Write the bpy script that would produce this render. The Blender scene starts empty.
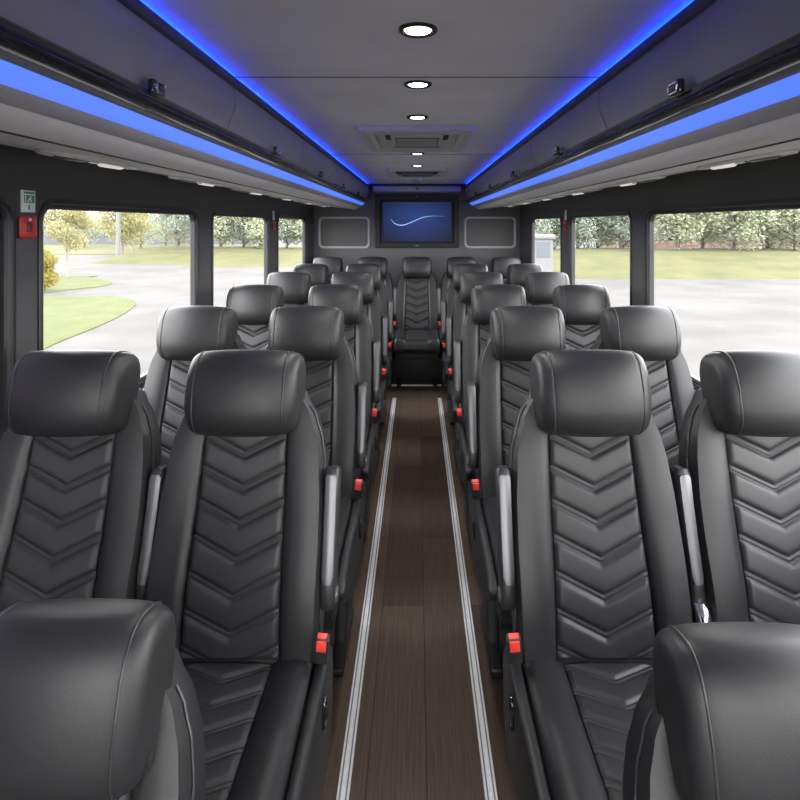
import bpy, bmesh, math, random
from mathutils import Vector, Matrix, noise
PI = math.pi
S = bpy.context.scene
COL = S.collection
random.seed(7)

# ---------------------------------------------------------------- helpers
class MB:
    """collects faces, then links them as ONE mesh object"""
    def __init__(self): self.v = []; self.f = []
    def add(self, vs, fs):
        k = len(self.v); self.v += [tuple(p) for p in vs]; self.f += [tuple(i + k for i in f) for f in fs]; return self
    def bm_add(self, bm):
        bm.verts.index_update()
        return self.add([v.co[:] for v in bm.verts], [[v.index for v in f.verts] for f in bm.faces])
    def box(self, x0, x1, y0, y1, z0, z1, bev=0.0, seg=2, M=None):
        bm = bmesh.new(); bmesh.ops.create_cube(bm, size=1)
        for v in bm.verts:
            v.co = Vector(((x0 + x1) / 2 + v.co.x * (x1 - x0), (y0 + y1) / 2 + v.co.y * (y1 - y0), (z0 + z1) / 2 + v.co.z * (z1 - z0)))
        if bev: bmesh.ops.bevel(bm, geom=bm.edges[:], offset=bev, segments=seg, profile=.5, affect='EDGES')
        if M is not None: bm.transform(M)
        self.bm_add(bm); bm.free(); return self
    def prism(self, poly, axis, a, b, bev=0.0, seg=2, M=None):
        """poly in the two other axes (in xyz order), extruded along axis from a to b"""
        bm = bmesh.new()
        def P(u, w, h): return {'x': (h, u, w), 'y': (u, h, w), 'z': (u, w, h)}[axis]
        lo = [bm.verts.new(P(u, w, a)) for u, w in poly]; hi = [bm.verts.new(P(u, w, b)) for u, w in poly]
        n = len(poly); bm.faces.new(lo); bm.faces.new(hi)
        for i in range(n): bm.faces.new((lo[i], lo[(i + 1) % n], hi[(i + 1) % n], hi[i]))
        bmesh.ops.recalc_face_normals(bm, faces=bm.faces[:])
        if bev: bmesh.ops.bevel(bm, geom=bm.edges[:], offset=bev, segments=seg, profile=.5, affect='EDGES')
        if M is not None: bm.transform(M)
        self.bm_add(bm); bm.free(); return self
    def loft(self, secs, closed=True, cap=True):
        n = len(secs[0]); vs = [p for s in secs for p in s]; fs = []
        for i in range(len(secs) - 1):
            for j in range(n if closed else n - 1):
                j2 = (j + 1) % n
                fs.append((i * n + j, i * n + j2, (i + 1) * n + j2, (i + 1) * n + j))
        if cap and closed:
            fs.append(tuple(range(n))[::-1]); fs.append(tuple((len(secs) - 1) * n + j for j in range(n)))
        return self.add(vs, fs)
    def tube(self, pts, r, n=8, loop=False):
        pts = [Vector(p) for p in pts]; m = len(pts); secs = []
        up = Vector((.123, .34, .93)).normalized()
        for i, p in enumerate(pts):
            a = pts[(i - 1) % m] if (loop or i > 0) else p; b = pts[(i + 1) % m] if (loop or i < m - 1) else p
            t = (b - a).normalized(); u = t.cross(up)
            if u.length < 1e-4: u = t.cross(Vector((1, 0, 0)))
            u.normalize(); w = t.cross(u)
            rr = r[i] if isinstance(r, (list, tuple)) else r
            secs.append([p + (u * math.cos(q) + w * math.sin(q)) * rr for q in [2 * PI * k / n for k in range(n)]])
        if loop: secs.append(secs[0])
        return self.loft(secs, cap=not loop)
    def lathe(self, prof, c=(0, 0, 0), n=32, M=None):
        """prof: (r, z) list about z"""
        secs = [[(c[0] + r * math.cos(2 * PI * k / n), c[1] + r * math.sin(2 * PI * k / n), c[2] + z) for k in range(n)] for r, z in prof]
        if M is not None: secs = [[M @ Vector(p) for p in s] for s in secs]
        return self.loft(secs)
    def grid(self, fn, nu, nv):
        vs = [fn(i / nu, j / nv) for j in range(nv + 1) for i in range(nu + 1)]
        fs = [(j * (nu + 1) + i, j * (nu + 1) + i + 1, (j + 1) * (nu + 1) + i + 1, (j + 1) * (nu + 1) + i) for j in range(nv) for i in range(nu)]
        return self.add(vs, fs)
    def mesh(self, name, mat, smooth=50, recalc=True):
        me = bpy.data.meshes.new(name); me.from_pydata(self.v, [], self.f)
        bm = bmesh.new(); bm.from_mesh(me)
        if recalc: bmesh.ops.recalc_face_normals(bm, faces=bm.faces[:])
        if smooth:
            lim = math.radians(smooth)
            for f in bm.faces: f.smooth = True
            for e in bm.edges:
                if len(e.link_faces) == 2 and e.calc_face_angle(0) > lim: e.smooth = False
        bm.to_mesh(me); bm.free()
        if mat: me.materials.append(mat)
        return me
    def build(self, name, mat, parent=None, smooth=50, recalc=True):
        return link(name, self.mesh(name, mat, smooth, recalc), parent)

def link(name, me, parent=None):
    o = bpy.data.objects.new(name, me); COL.objects.link(o); o.parent = parent; return o
def tag(o, label, cat, group=None, kind=None):
    o['label'] = label; o['category'] = cat
    if group: o['group'] = group
    if kind: o['kind'] = kind
    return o
def empty(name, label, cat, loc=(0, 0, 0), group=None, rz=0):
    o = bpy.data.objects.new(name, None); COL.objects.link(o); o.empty_display_size = .1
    o.location = loc; o.rotation_euler = (0, 0, rz)
    return tag(o, label, cat, group)
def struct(o): o['kind'] = 'structure'; return o
def copy_tree(o, parent=None):
    c = o.copy(); COL.objects.link(c); c.parent = parent
    for ch in [k for k in bpy.data.objects if k.parent == o]: copy_tree(ch, c)
    return c
def rrect(x0, x1, z0, z1, r, n=6):
    pts = []
    for cx, cz, a in ((x1 - r, z1 - r, 0), (x0 + r, z1 - r, 90), (x0 + r, z0 + r, 180), (x1 - r, z0 + r, 270)):
        for k in range(n + 1):
            q = math.radians(a + 90 * k / n); pts.append((cx + r * math.cos(q), cz + r * math.sin(q)))
    return pts

# ---------------------------------------------------------------- materials
def mat(name, col, rough=.5, metal=0, spec=.5, noise_amt=0, noise_scale=40, bump=0, bump_scale=300, coat=0, emit=None, estr=0):
    m = bpy.data.materials.new(name); m.use_nodes = True; nt = m.node_tree; b = nt.nodes['Principled BSDF']
    b.inputs['Base Color'].default_value = (*col, 1); b.inputs['Roughness'].default_value = rough
    b.inputs['Metallic'].default_value = metal; b.inputs['Specular IOR Level'].default_value = spec
    b.inputs['Coat Weight'].default_value = coat; b.inputs['Coat Roughness'].default_value = .08
    tc = nt.nodes.new('ShaderNodeTexCoord')
    if noise_amt:
        n = nt.nodes.new('ShaderNodeTexNoise'); n.inputs['Scale'].default_value = noise_scale; n.inputs['Detail'].default_value = 4
        nt.links.new(tc.outputs['Object'], n.inputs['Vector'])
        r = nt.nodes.new('ShaderNodeValToRGB')
        r.color_ramp.elements[0].position = .3; r.color_ramp.elements[1].position = .7
        r.color_ramp.elements[0].color = (*[c * (1 - noise_amt) for c in col], 1)
        r.color_ramp.elements[1].color = (*[min(1, c * (1 + noise_amt)) for c in col], 1)
        nt.links.new(n.outputs['Fac'], r.inputs['Fac']); nt.links.new(r.outputs['Color'], b.inputs['Base Color'])
    if bump:
        n2 = nt.nodes.new('ShaderNodeTexNoise'); n2.inputs['Scale'].default_value = bump_scale; n2.inputs['Detail'].default_value = 3
        nt.links.new(tc.outputs['Object'], n2.inputs['Vector'])
        bp = nt.nodes.new('ShaderNodeBump'); bp.inputs['Strength'].default_value = bump; bp.inputs['Distance'].default_value = .002
        nt.links.new(n2.outputs['Fac'], bp.inputs['Height']); nt.links.new(bp.outputs['Normal'], b.inputs['Normal'])
    if emit:
        b.inputs['Emission Color'].default_value = (*emit, 1); b.inputs['Emission Strength'].default_value = estr
    return m

M = {}
M['leather'] = mat('leather', (.0185, .0185, .020), .46, spec=.45, noise_amt=.10, noise_scale=9, bump=.12, bump_scale=420)
M['quilt'] = mat('quilted_leather', (.025, .025, .027), .47, spec=.45, noise_amt=.08, noise_scale=9, bump=.12, bump_scale=420)
M['piping'] = mat('piping', (.03, .03, .032), .4)
M['plastic'] = mat('black_plastic', (.022, .022, .024), .42)
M['gloss_black'] = mat('gloss_black', (.012, .012, .013), .12, coat=.6)
M['legblack'] = mat('leg_black', (.012, .012, .013), .5)
M['armmetal'] = mat('arm_metal', (.13, .13, .135), .36, metal=.6)
M['chrome'] = mat('chrome', (.75, .75, .76), .15, metal=1)
M['red'] = mat('buckle_red', (.92, .07, .05), .35)
M['redbox'] = mat('red_box', (.45, .02, .015), .4)
M['redwin'] = mat('dark_red', (.09, .008, .008), .3)
M['ceil'] = mat('headliner', (.80, .79, .775), .8, noise_amt=.05, noise_scale=5, bump=.1, bump_scale=500)
M['seam'] = mat('seam', (.10, .10, .10), .8)
M['locker'] = mat('locker_vinyl', (.27, .262, .258), .5, noise_amt=.04, noise_scale=4, bump=.1, bump_scale=500)
M['trimdark'] = mat('dark_trim', (.05, .05, .054), .5)
M['rack'] = mat('rack_fabric', (.86, .84, .80), .75, noise_amt=.03, noise_scale=5)
M['wall'] = mat('wall_vinyl', (.046, .046, .049), .6, noise_amt=.10, noise_scale=3, bump=.1, bump_scale=400)
M['rearwall'] = mat('rear_wall_vinyl', (.085, .085, .09), .6, noise_amt=.06, noise_scale=3)
M['frame'] = mat('window_frame', (.012, .012, .013), .4)
M['alu'] = mat('aluminium', (.90, .91, .93), .4, metal=.1, noise_amt=.06, noise_scale=60)
M['alugroove'] = mat('aluminium_groove', (.22, .23, .25), .5, metal=.5)
M['panelrim'] = mat('panel_rim', (.34, .34, .35), .45, metal=.2)
M['vent'] = mat('vent_plastic', (.52, .52, .51), .5)
M['ventdark'] = mat('vent_dark', (.02, .02, .02), .6)
M['grey'] = mat('mid_grey', (.2, .2, .21), .5)
M['lipshade'] = mat('lip_shade_grey', (.42, .41, .40), .6)  # darker than the rack: shading below the blue strip, put into the colour
M['bezel'] = mat('light_bezel', (.06, .055, .05), .25, metal=.6)
M['lens'] = mat('lamp_lens', (.9, .9, .88), .5, emit=(1, .95, .88), estr=12)
M['readlamp'] = mat('reading_lamp_lens', (.9, .9, .88), .5, emit=(1, .96, .9), estr=.4)
M['console'] = mat('console_plastic', (.88, .87, .85), .35)
M['consoledark'] = mat('console_dark', (.10, .10, .10), .4)
M['led'] = mat('led_cove', (.05, .1, .6), .5, emit=(.0015, .030, 1), estr=34)
M['ledband'] = mat('led_band', (.2, .3, .8), .5, emit=(.075, .19, 1), estr=.85)
M['ledline'] = mat('led_line', (.3, .4, .9), .5, emit=(.2, .42, 1), estr=2.0)
M['tvframe'] = mat('tv_frame', (.01, .01, .011), .45, spec=.25)
M['white'] = mat('sign_white', (.75, .77, .74), .5)
M['green'] = mat('sign_green', (.05, .28, .17), .5)
M['bark'] = mat('bark', (.09, .078, .065), .9, noise_amt=.3, noise_scale=8)
M['barkpale'] = mat('bark_pale', (.17, .155, .135), .9, noise_amt=.2, noise_scale=8)

def wood():
    m = bpy.data.materials.new('floor_wood'); m.use_nodes = True; nt = m.node_tree; b = nt.nodes['Principled BSDF']; L = nt.links.new
    tc = nt.nodes.new('ShaderNodeTexCoord'); mp = nt.nodes.new('ShaderNodeMapping'); mp.inputs['Rotation'].default_value = (0, 0, PI / 2)
    mp.inputs['Location'].default_value = (.9, -.026, 0)
    L(tc.outputs['Object'], mp.inputs['Vector'])
    br = nt.nodes.new('ShaderNodeTexBrick'); br.offset = .37; br.inputs['Scale'].default_value = 1
    br.inputs['Brick Width'].default_value = 1.25; br.inputs['Row Height'].default_value = .16
    br.inputs['Mortar Size'].default_value = .0018; br.inputs['Mortar Smooth'].default_value = .3; br.inputs['Bias'].default_value = 0
    br.inputs['Color1'].default_value = (.062, .042, .032, 1); br.inputs['Color2'].default_value = (.118, .082, .060, 1); br.inputs['Mortar'].default_value = (.028, .02, .016, 1)
    L(mp.outputs['Vector'], br.inputs['Vector'])
    mp2 = nt.nodes.new('ShaderNodeMapping'); mp2.inputs['Scale'].default_value = (60, 1.6, 1); L(tc.outputs['Object'], mp2.inputs['Vector'])
    n = nt.nodes.new('ShaderNodeTexNoise'); n.inputs['Scale'].default_value = 3; n.inputs['Detail'].default_value = 7; n.inputs['Roughness'].default_value = .65
    L(mp2.outputs['Vector'], n.inputs['Vector'])
    rp = nt.nodes.new('ShaderNodeValToRGB'); rp.color_ramp.elements[0].position = .25; rp.color_ramp.elements[1].position = .75
    rp.color_ramp.elements[0].color = (.45, .45, .45, 1); rp.color_ramp.elements[1].color = (1.45, 1.4, 1.35, 1)
    L(n.outputs['Fac'], rp.inputs['Fac'])
    mx = nt.nodes.new('ShaderNodeMix'); mx.data_type = 'RGBA'; mx.blend_type = 'MULTIPLY'; mx.inputs['Factor'].default_value = 1
    L(br.outputs['Color'], mx.inputs['A']); L(rp.outputs['Color'], mx.inputs['B']); L(mx.outputs['Result'], b.inputs['Base Color'])
    b.inputs['Roughness'].default_value = .55; b.inputs['Specular IOR Level'].default_value = .3
    return m
M['wood'] = wood()

def two_tone(name, c1, c2, scale, rough=.95, stretch=(1, 1, 1), p=(.35, .65)):
    m = bpy.data.materials.new(name); m.use_nodes = True; nt = m.node_tree; b = nt.nodes['Principled BSDF']
    tc = nt.nodes.new('ShaderNodeTexCoord'); mp = nt.nodes.new('ShaderNodeMapping'); mp.inputs['Scale'].default_value = stretch
    n = nt.nodes.new('ShaderNodeTexNoise'); n.inputs['Scale'].default_value = scale; n.inputs['Detail'].default_value = 6
    r = nt.nodes.new('ShaderNodeValToRGB'); r.color_ramp.elements[0].position = p[0]; r.color_ramp.elements[1].position = p[1]
    r.color_ramp.elements[0].color = (*c1, 1); r.color_ramp.elements[1].color = (*c2, 1)
    nt.links.new(tc.outputs['Object'], mp.inputs['Vector']); nt.links.new(mp.outputs['Vector'], n.inputs['Vector'])
    nt.links.new(n.outputs['Fac'], r.inputs['Fac']); nt.links.new(r.outputs['Color'], b.inputs['Base Color'])
    b.inputs['Roughness'].default_value = rough; b.inputs['Specular IOR Level'].default_value = .2
    return m
M['concrete'] = two_tone('concrete', (.046, .0432, .0408), (.066, .0625, .0597), .5)
M['grass'] = two_tone('grass', (.038, .046, .012), (.055, .060, .020), 1.5, p=(.3, .7))
M['grassfar'] = two_tone('grass_far', (.042, .047, .017), (.068, .064, .025), .9, p=(.3, .7))
M['brick'] = two_tone('brick', (.10, .065, .052), (.125, .085, .07), 3)
M['bwhite'] = mat('building_white', (.115, .112, .113), .7)
M['bglass'] = mat('building_glass', (.06, .068, .08), .3)
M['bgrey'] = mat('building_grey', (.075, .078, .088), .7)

def leaf_mat(name, c1, c2):  # leaf colours are paled to carry the haze over the outside view
    m = bpy.data.materials.new(name); m.use_nodes = True; nt = m.node_tree; L = nt.links.new
    for k in list(nt.nodes):
        if k.type != 'OUTPUT_MATERIAL': nt.nodes.remove(k)
    out = nt.nodes['Material Output']
    tc = nt.nodes.new('ShaderNodeTexCoord'); n = nt.nodes.new('ShaderNodeTexNoise'); n.inputs['Scale'].default_value = 1.6; n.inputs['Detail'].default_value = 5
    r = nt.nodes.new('ShaderNodeValToRGB'); r.color_ramp.elements[0].position = .35; r.color_ramp.elements[1].position = .65
    r.color_ramp.elements[0].color = (*c1, 1); r.color_ramp.elements[1].color = (*c2, 1)
    L(tc.outputs['Object'], n.inputs['Vector']); L(n.outputs['Fac'], r.inputs['Fac'])
    d = nt.nodes.new('ShaderNodeBsdfDiffuse'); t = nt.nodes.new('ShaderNodeBsdfTranslucent'); a = nt.nodes.new('ShaderNodeMixShader'); a.inputs[0].default_value = .45
    L(r.outputs['Color'], d.inputs['Color']); L(r.outputs['Color'], t.inputs['Color']); L(d.outputs[0], a.inputs[1]); L(t.outputs[0], a.inputs[2]); L(a.outputs[0], out.inputs['Surface'])
    return m
M['leaf_yellow'] = leaf_mat('leaf_yellow', (.24, .225, .11), (.32, .30, .17))
M['leaf_gold'] = leaf_mat('leaf_gold', (.20, .17, .045), (.26, .22, .07))
M['leaf_green'] = leaf_mat('leaf_green', (.25, .27, .18), (.34, .36, .255))
M['leaf_grey'] = leaf_mat('leaf_grey', (.20, .23, .185), (.28, .305, .25))

def glass(name, tint, refl=.05):
    m = bpy.data.materials.new(name); m.use_nodes = True; nt = m.node_tree; L = nt.links.new
    nt.nodes.remove(nt.nodes['Principled BSDF']); out = nt.nodes['Material Output']
    t = nt.nodes.new('ShaderNodeBsdfTransparent'); t.inputs[0].default_value = (*tint, 1)
    g = nt.nodes.new('ShaderNodeBsdfGlossy'); g.inputs['Roughness'].default_value = .02
    x = nt.nodes.new('ShaderNodeMixShader'); x.inputs[0].default_value = refl
    L(t.outputs[0], x.inputs[1]); L(g.outputs[0], x.inputs[2]); L(x.outputs[0], out.inputs['Surface'])
    return m
M['glass'] = glass('window_glass', (.97, .97, .965), .03)
M['tint'] = glass('dark_tinted_glass', (.05, .045, .06), .05)

def screen_mat():
    m = bpy.data.materials.new('screen_image'); m.use_nodes = True; nt = m.node_tree; b = nt.nodes['Principled BSDF']; L = nt.links.new
    tc = nt.nodes.new('ShaderNodeTexCoord'); mp = nt.nodes.new('ShaderNodeMapping')
    mp.inputs['Location'].default_value = (-.5, 0, -.62); L(tc.outputs['Generated'], mp.inputs['Vector'])
    mp.inputs['Scale'].default_value = (1, 0, 1)
    g = nt.nodes.new('ShaderNodeTexGradient'); g.gradient_type = 'SPHERICAL'
    mp2 = nt.nodes.new('ShaderNodeMapping'); mp2.inputs['Scale'].default_value = (1.25, 1, 1.15); L(mp.outputs['Vector'], mp2.inputs['Vector']); L(mp2.outputs['Vector'], g.inputs['Vector'])
    r = nt.nodes.new('ShaderNodeValToRGB')
    r.color_ramp.elements[0].color = (.003, .005, .02, 1); r.color_ramp.elements[1].color = (.018, .042, .18, 1); r.color_ramp.elements[0].position = .1; r.color_ramp.elements[1].position = .95
    L(g.outputs['Fac'], r.inputs['Fac'])
    b.inputs['Base Color'].default_value = (.005, .005, .008, 1); b.inputs['Roughness'].default_value = .3; b.inputs['Specular IOR Level'].default_value = .1
    L(r.outputs['Color'], b.inputs['Emission Color']); b.inputs['Emission Strength'].default_value = 1
    return m
M['screen'] = screen_mat()
M['wave'] = mat('wave_light', (.2, .3, .4), .5, emit=(.35, .65, .95), estr=.8)

# ---------------------------------------------------------------- cabin constants
CZ = 1.49          # eye height
W = 1.10           # half width to the side wall
D = 5.86           # rear wall
F = -1.5           # front wall
GZ = -.75          # ground outside

# ---------------------------------------------------------------- floor, walls, ceiling
struct(MB().box(-W - .06, W + .06, F, D, -.06, 0).build('floor', M['wood'], smooth=0))
struct(MB().box(-W - .06, W + .06, F, D + .06, 2.0, 2.06).build('roof', M['trimdark'], smooth=0))
ceil = struct(MB().box(-.555, .555, F, D, 1.915, 1.935).build('ceiling', M['ceil'], smooth=0))
for yy in (1.59, 3.36):
    MB().box(-.555, .555, yy - .0025, yy + .0025, 1.9135, 1.916).build('ceiling_seam', M['seam'], ceil, smooth=0)

WZ0, WZ1 = .87, 1.54
WIN_L = [(-.9, 1.478, 'tint'), (1.62, 2.74, 'glass'), (2.97, 4.06, 'glass'), (4.36, 5.42, 'glass')]
WIN_R = [(-.9, .15, 'glass'), (.40, 2.62, 'glass'), (2.84, 3.93, 'glass'), (4.21, 5.27, 'glass')]

def wall_with_windows(name, sx, wins):
    mb = MB(); x = sx * W; xo = sx * (W + .03)
    edges = [F] + [(wins[i][1] + wins[i + 1][0]) / 2 for i in range(len(wins) - 1)] + [D]
    Z0, Z1, r, n = 0, 2.0, .045, 6
    for i, (a, b, _) in enumerate(wins):
        A, B = edges[i], edges[i + 1]
        P = rrect(a, b, WZ0, WZ1, r, n); m = n + 1
        cs = [(B, Z1), (A, Z1), (A, Z0), (B, Z0)]
        for xx in (x, xo):
            V = [(xx, p[0], p[1]) for p in P] + [(xx, c[0], c[1]) for c in cs]; k = len(P); fs = []
            for c in range(4):
                for q in range(n): fs.append((k + c, c * m + q, c * m + q + 1))
                c2 = (c + 1) % 4
                fs.append((k + c, c * m + n, c2 * m, k + c2))
            mb.add(V, fs)
        V = [(x, *p) for p in P] + [(xo, *p) for p in P]; k = len(P)
        mb.add(V, [(q, (q + 1) % k, k + (q + 1) % k, k + q) for q in range(k)])
    return struct(mb.build(name, M['wall'], smooth=40))
wall_with_windows('wall_left', -1, WIN_L); wall_with_windows('wall_right', 1, WIN_R)

nwin = 0
for sx, wins in ((-1, WIN_L), (1, WIN_R)):
    for a, b, g in wins:
        nwin += 1
        e = bpy.data.objects.new('window_%d' % nwin, None); COL.objects.link(e); e.location = (sx * W, (a + b) / 2, WZ0); struct(e)
        h = (b - a) / 2; H = WZ1 - WZ0
        secs = []      # stepped frame profile: (offset outwards from opening, distance towards the cabin)
        for off, ins in ((.026, -.001), (.026, .004), (.022, .006), (.012, .006), (.009, .002), (.002, .001), (-.003, -.003), (-.006, -.006), (-.006, -.024), (.004, -.027)):
            secs.append([(-sx * ins, p[0], p[1]) for p in rrect(-h - off, h + off, -off, H + off, .045 + off, 6)])
        MB().loft(secs, cap=False).build('window_frame', M['frame'], e, smooth=35)
        mb = MB(); pr = rrect(-h - .002, h + .002, -.002, H + .002, .045, 6)
        mb.add([(sx * .016, *p) for p in pr], [tuple(range(len(pr)))]); mb.build('pane', M[g], e, smooth=0)
        MB().box(-.018, .0, -h + .03, h - .03, -.052, -.036, .003).build('window_sill', M['alu'], e) if sx > 0 else MB().box(0, .018, -h + .03, h - .03, -.052, -.036, .003).build('window_sill', M['alu'], e)

struct(MB().box(-W - .06, W + .06, D, D + .06, 0, 2.0).build('wall_rear', M['rearwall'], smooth=0))
mb = MB()                                            # front wall round the windscreen
mb.box(-W - .06, W + .06, F - .06, F, 0, .75); mb.box(-W - .06, W + .06, F - .06, F, 1.80, 2.0)
mb.box(-W - .06, -W + .08, F - .06, F, .75, 1.80); mb.box(W - .08, W + .06, F - .06, F, .75, 1.80)
struct(mb.build('wall_front', M['wall'], smooth=0))
e = bpy.data.objects.new('window_9', None); COL.objects.link(e); e.location = (0, F, .75); struct(e)
MB().box(-W + .08, W - .08, -.032, -.03, 0, 1.05).build('pane', M['glass'], e, smooth=0)

# ---------------------------------------------------------------- overhead racks, lockers, LED strips
def lk_face(k):      # locker face profile k 0..1 top to bottom -> (x, z)
    x = .519 - .009 * math.sin(PI * min(1, k * 1.25)) + .020 * k ** 2.2
    return x, 1.878 - .128 * k
for sx, side in ((-1, 'left'), (1, 'right')):
    prof = [(.515, 1.884), (.53, 1.872), (.545, 1.74), (.562, 1.717), (.603, 1.684), (.604, 1.676), (.62, 1.662), (.645, 1.648), (.672, 1.641),
            (.675, 1.645), (.679, 1.6425), (W, 1.70), (W, 1.998), (.56, 1.998), (.56, 1.884)]
    MBr = MB().prism([(sx * x, z) for x, z in prof], 'y', F, D)
    rk = tag(MBr.build('luggage_rack', M['rack'], smooth=40), 'light grey overhead rack underside above the %s-hand windows' % side, 'luggage rack', 'overhead luggage racks')
    MB().prism([(sx * x, z) for x, z in ((.508, 1.900), (.530, 1.900), (.530, 1.876), (.514, 1.876), (.509, 1.880))], 'y', F, D, 0).build('edge_trim', M['trimdark'], rk, smooth=30)
    MB().prism([(sx * x, z) for x, z in ((.5285, 1.874), (.5335, 1.874), (.549, 1.745), (.544, 1.745))], 'y', F, D).build('gap_shade_strip', M['ventdark'], rk, smooth=0)  # dark strip added behind the doors, shade for the gaps between them
    MB().prism([(sx * x, z) for x, z in ((.6705, 1.642), (.6745, 1.6455), (.679, 1.6435), (.677, 1.639), (.673, 1.6385))], 'y', F, D).build('seam', M['trimdark'], rk, smooth=0)
    mb = MB().prism([(sx * x, z) for x, z in ((.586, 1.688), (.592, 1.680), (.606, 1.670), (.612, 1.668), (.615, 1.672), (.605, 1.690))], 'y', F, D); mb.build('lower_lip', M['lipshade'], rk, smooth=60)  # projecting edge whose grey carries the shading under the blue band
    # glossy black grab rail with a ridge
    rp = [(.524, 1.752), (.519, 1.746), (.519, 1.738), (.5245, 1.7355), (.524, 1.732), (.5275, 1.726), (.535, 1.7215), (.545, 1.7195), (.556, 1.724), (.55, 1.752)]
    tag(MB().prism([(sx * x, z) for x, z in rp], 'y', F, D).build('grab_rail', M['gloss_black'], smooth=30), 'glossy black grab rail running under the %s-hand overhead lockers' % side, 'rail', 'grab rails')
    mb = MB().prism([(sx * x, z) for x, z in ((.5475, 1.7205), (.553, 1.7205), (.562, 1.713), (.557, 1.7105), (.5505, 1.7135))], 'y', F, D); mb.build('upper_lip', M['grey'], rk, smooth=60)
    # lower blue LED diffuser
    lb = MB().prism([(sx * x, z) for x, z in ((.556, 1.7125), (.566, 1.710), (.600, 1.688), (.594, 1.684), (.575, 1.693))], 'y', F, D - .02).build('led_strip', M['ledband'], smooth=60)
    tag(lb, 'wide blue light strip below the black rail of the %s-hand rack' % side, 'light strip', 'rack light strips')
    MB().prism([(sx * x, z) for x, z in ((.588, 1.6885), (.5935, 1.6815), (.598, 1.6835), (.594, 1.6895))], 'y', F, D - .02).build('bright_edge', M['ledline'], lb, smooth=0)
    # cove LED
    cv = MB().box(min(sx * .531, sx * .552), max(sx * .531, sx * .552), F, D - .01, 1.885, 1.8945).build('led_strip', M['led'], smooth=0)
    tag(cv, 'narrow deep blue light strip where the ceiling meets the %s-hand lockers' % side, 'light strip', 'ceiling cove light strips')
    # lockers
    ys = [.62, 1.553, 2.487, 3.42, 4.353, 5.287, D - .005]
    where = ['nearest the camera', 'second back from the camera', 'third back from the camera', 'fourth back from the camera', 'fifth back from the camera', 'short, against the rear wall']
    for i in range(6):
        a, b = ys[i] + .003, ys[i + 1] - .003
        lo = empty('overhead_locker', 'dark grey overhead locker on the %s side, %s' % (side, where[i]), 'locker', (sx * .53, (a + b) / 2, 1.75), 'overhead lockers')
        h = (b - a) / 2
        secs = []
        N = 12
        for yy, ins in ((-h, .004), (-h + .003, .0), (h - .003, .0), (h, .004)):
            s = []
            for k in range(N + 1):
                x, z = lk_face(k / N); s.append((sx * (x - .53 + ins), yy, z - 1.75))
            for k in range(N, -1, -1):
                x, z = lk_face(k / N); s.append((sx * (x - .53 + .009), yy, z - 1.75))
            secs.append(s)
        MB().loft(secs).build('door', M['locker'], lo, smooth=40)
        # latch
        if i < 5:
            la = MB().box(-.009, .006, -.024, .024, -.015, .015, .0055, 3, Matrix.Translation((sx * (.513 - .53), 0, .008))).build('latch', M['gloss_black'], lo)
            xa = sx * (.513 - .53)
            mb = MB().tube([(xa - sx * .0085, p[0], .008 + p[1]) for p in rrect(-.017, .017, -.0095, .0095, .004, 3)], .0014, 6, loop=True)
            mb.build('bezel', M['chrome'], la)
            MB().box(-.003, .003, -.009, .009, -.003, .003, .0012, 2, Matrix.Translation((xa - sx * .0085, 0, .008))).build('button', M['armmetal'], la)
    # reading light consoles under the rack
    names = ['nearest the camera', 'second', 'third', 'fourth', 'fifth', 'sixth', 'farthest back']
    ycs = [.84, 1.58, 2.34, 3.09, 3.84, 4.59, 5.33]
    sl = math.atan2(.0575, .421)
    for i, yc in enumerate(ycs):
        xx = .935; zz = 1.6425 + (xx - .679) * .0575 / .421
        e = empty('reading_light_console', ('oval pale light console under the %s-hand rack, ' % side) + ('%s of its row from the front' % names[i] if i not in (0, 6) else '%s in its row' % names[i]), 'console', (sx * xx, yc, zz), 'passenger service consoles')
        R = Matrix.Rotation(-sx * sl, 4, 'Y')
        def ell(rx, ry, z, n=36): return [R @ Vector((rx * math.cos(2 * PI * k / n), ry * math.sin(2 * PI * k / n), z)) for k in range(n)]
        MB().loft([ell(.085, .195, .001), ell(.088, .20, -.006), ell(.083, .194, -.011), ell(.07, .18, -.011), ell(.066, .176, -.006)]).build('bezel', M['console'], e, smooth=40)
        for yo in (-.10, .10):
            MB().loft([[R @ Vector((.0 + .036 * r * math.cos(2 * PI * k / 20), yo + .036 * r * math.sin(2 * PI * k / 20), z)) for k in range(20)] for r, z in ((1, -.005), (1, -.013), (.8, -.017), (.6, -.017), (.5, -.012))]).build('air_nozzle' if yo < 0 else 'reading_lamp', M['consoledark' if yo < 0 else 'readlamp'], e)
        MB().loft([[R @ Vector((.022 * r * math.cos(2 * PI * k / 16), .022 * r * math.sin(2 * PI * k / 16), z)) for k in range(16)] for r, z in ((1, -.005), (1, -.012), (.7, -.014))]).build('button', M['chrome'], e)

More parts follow.
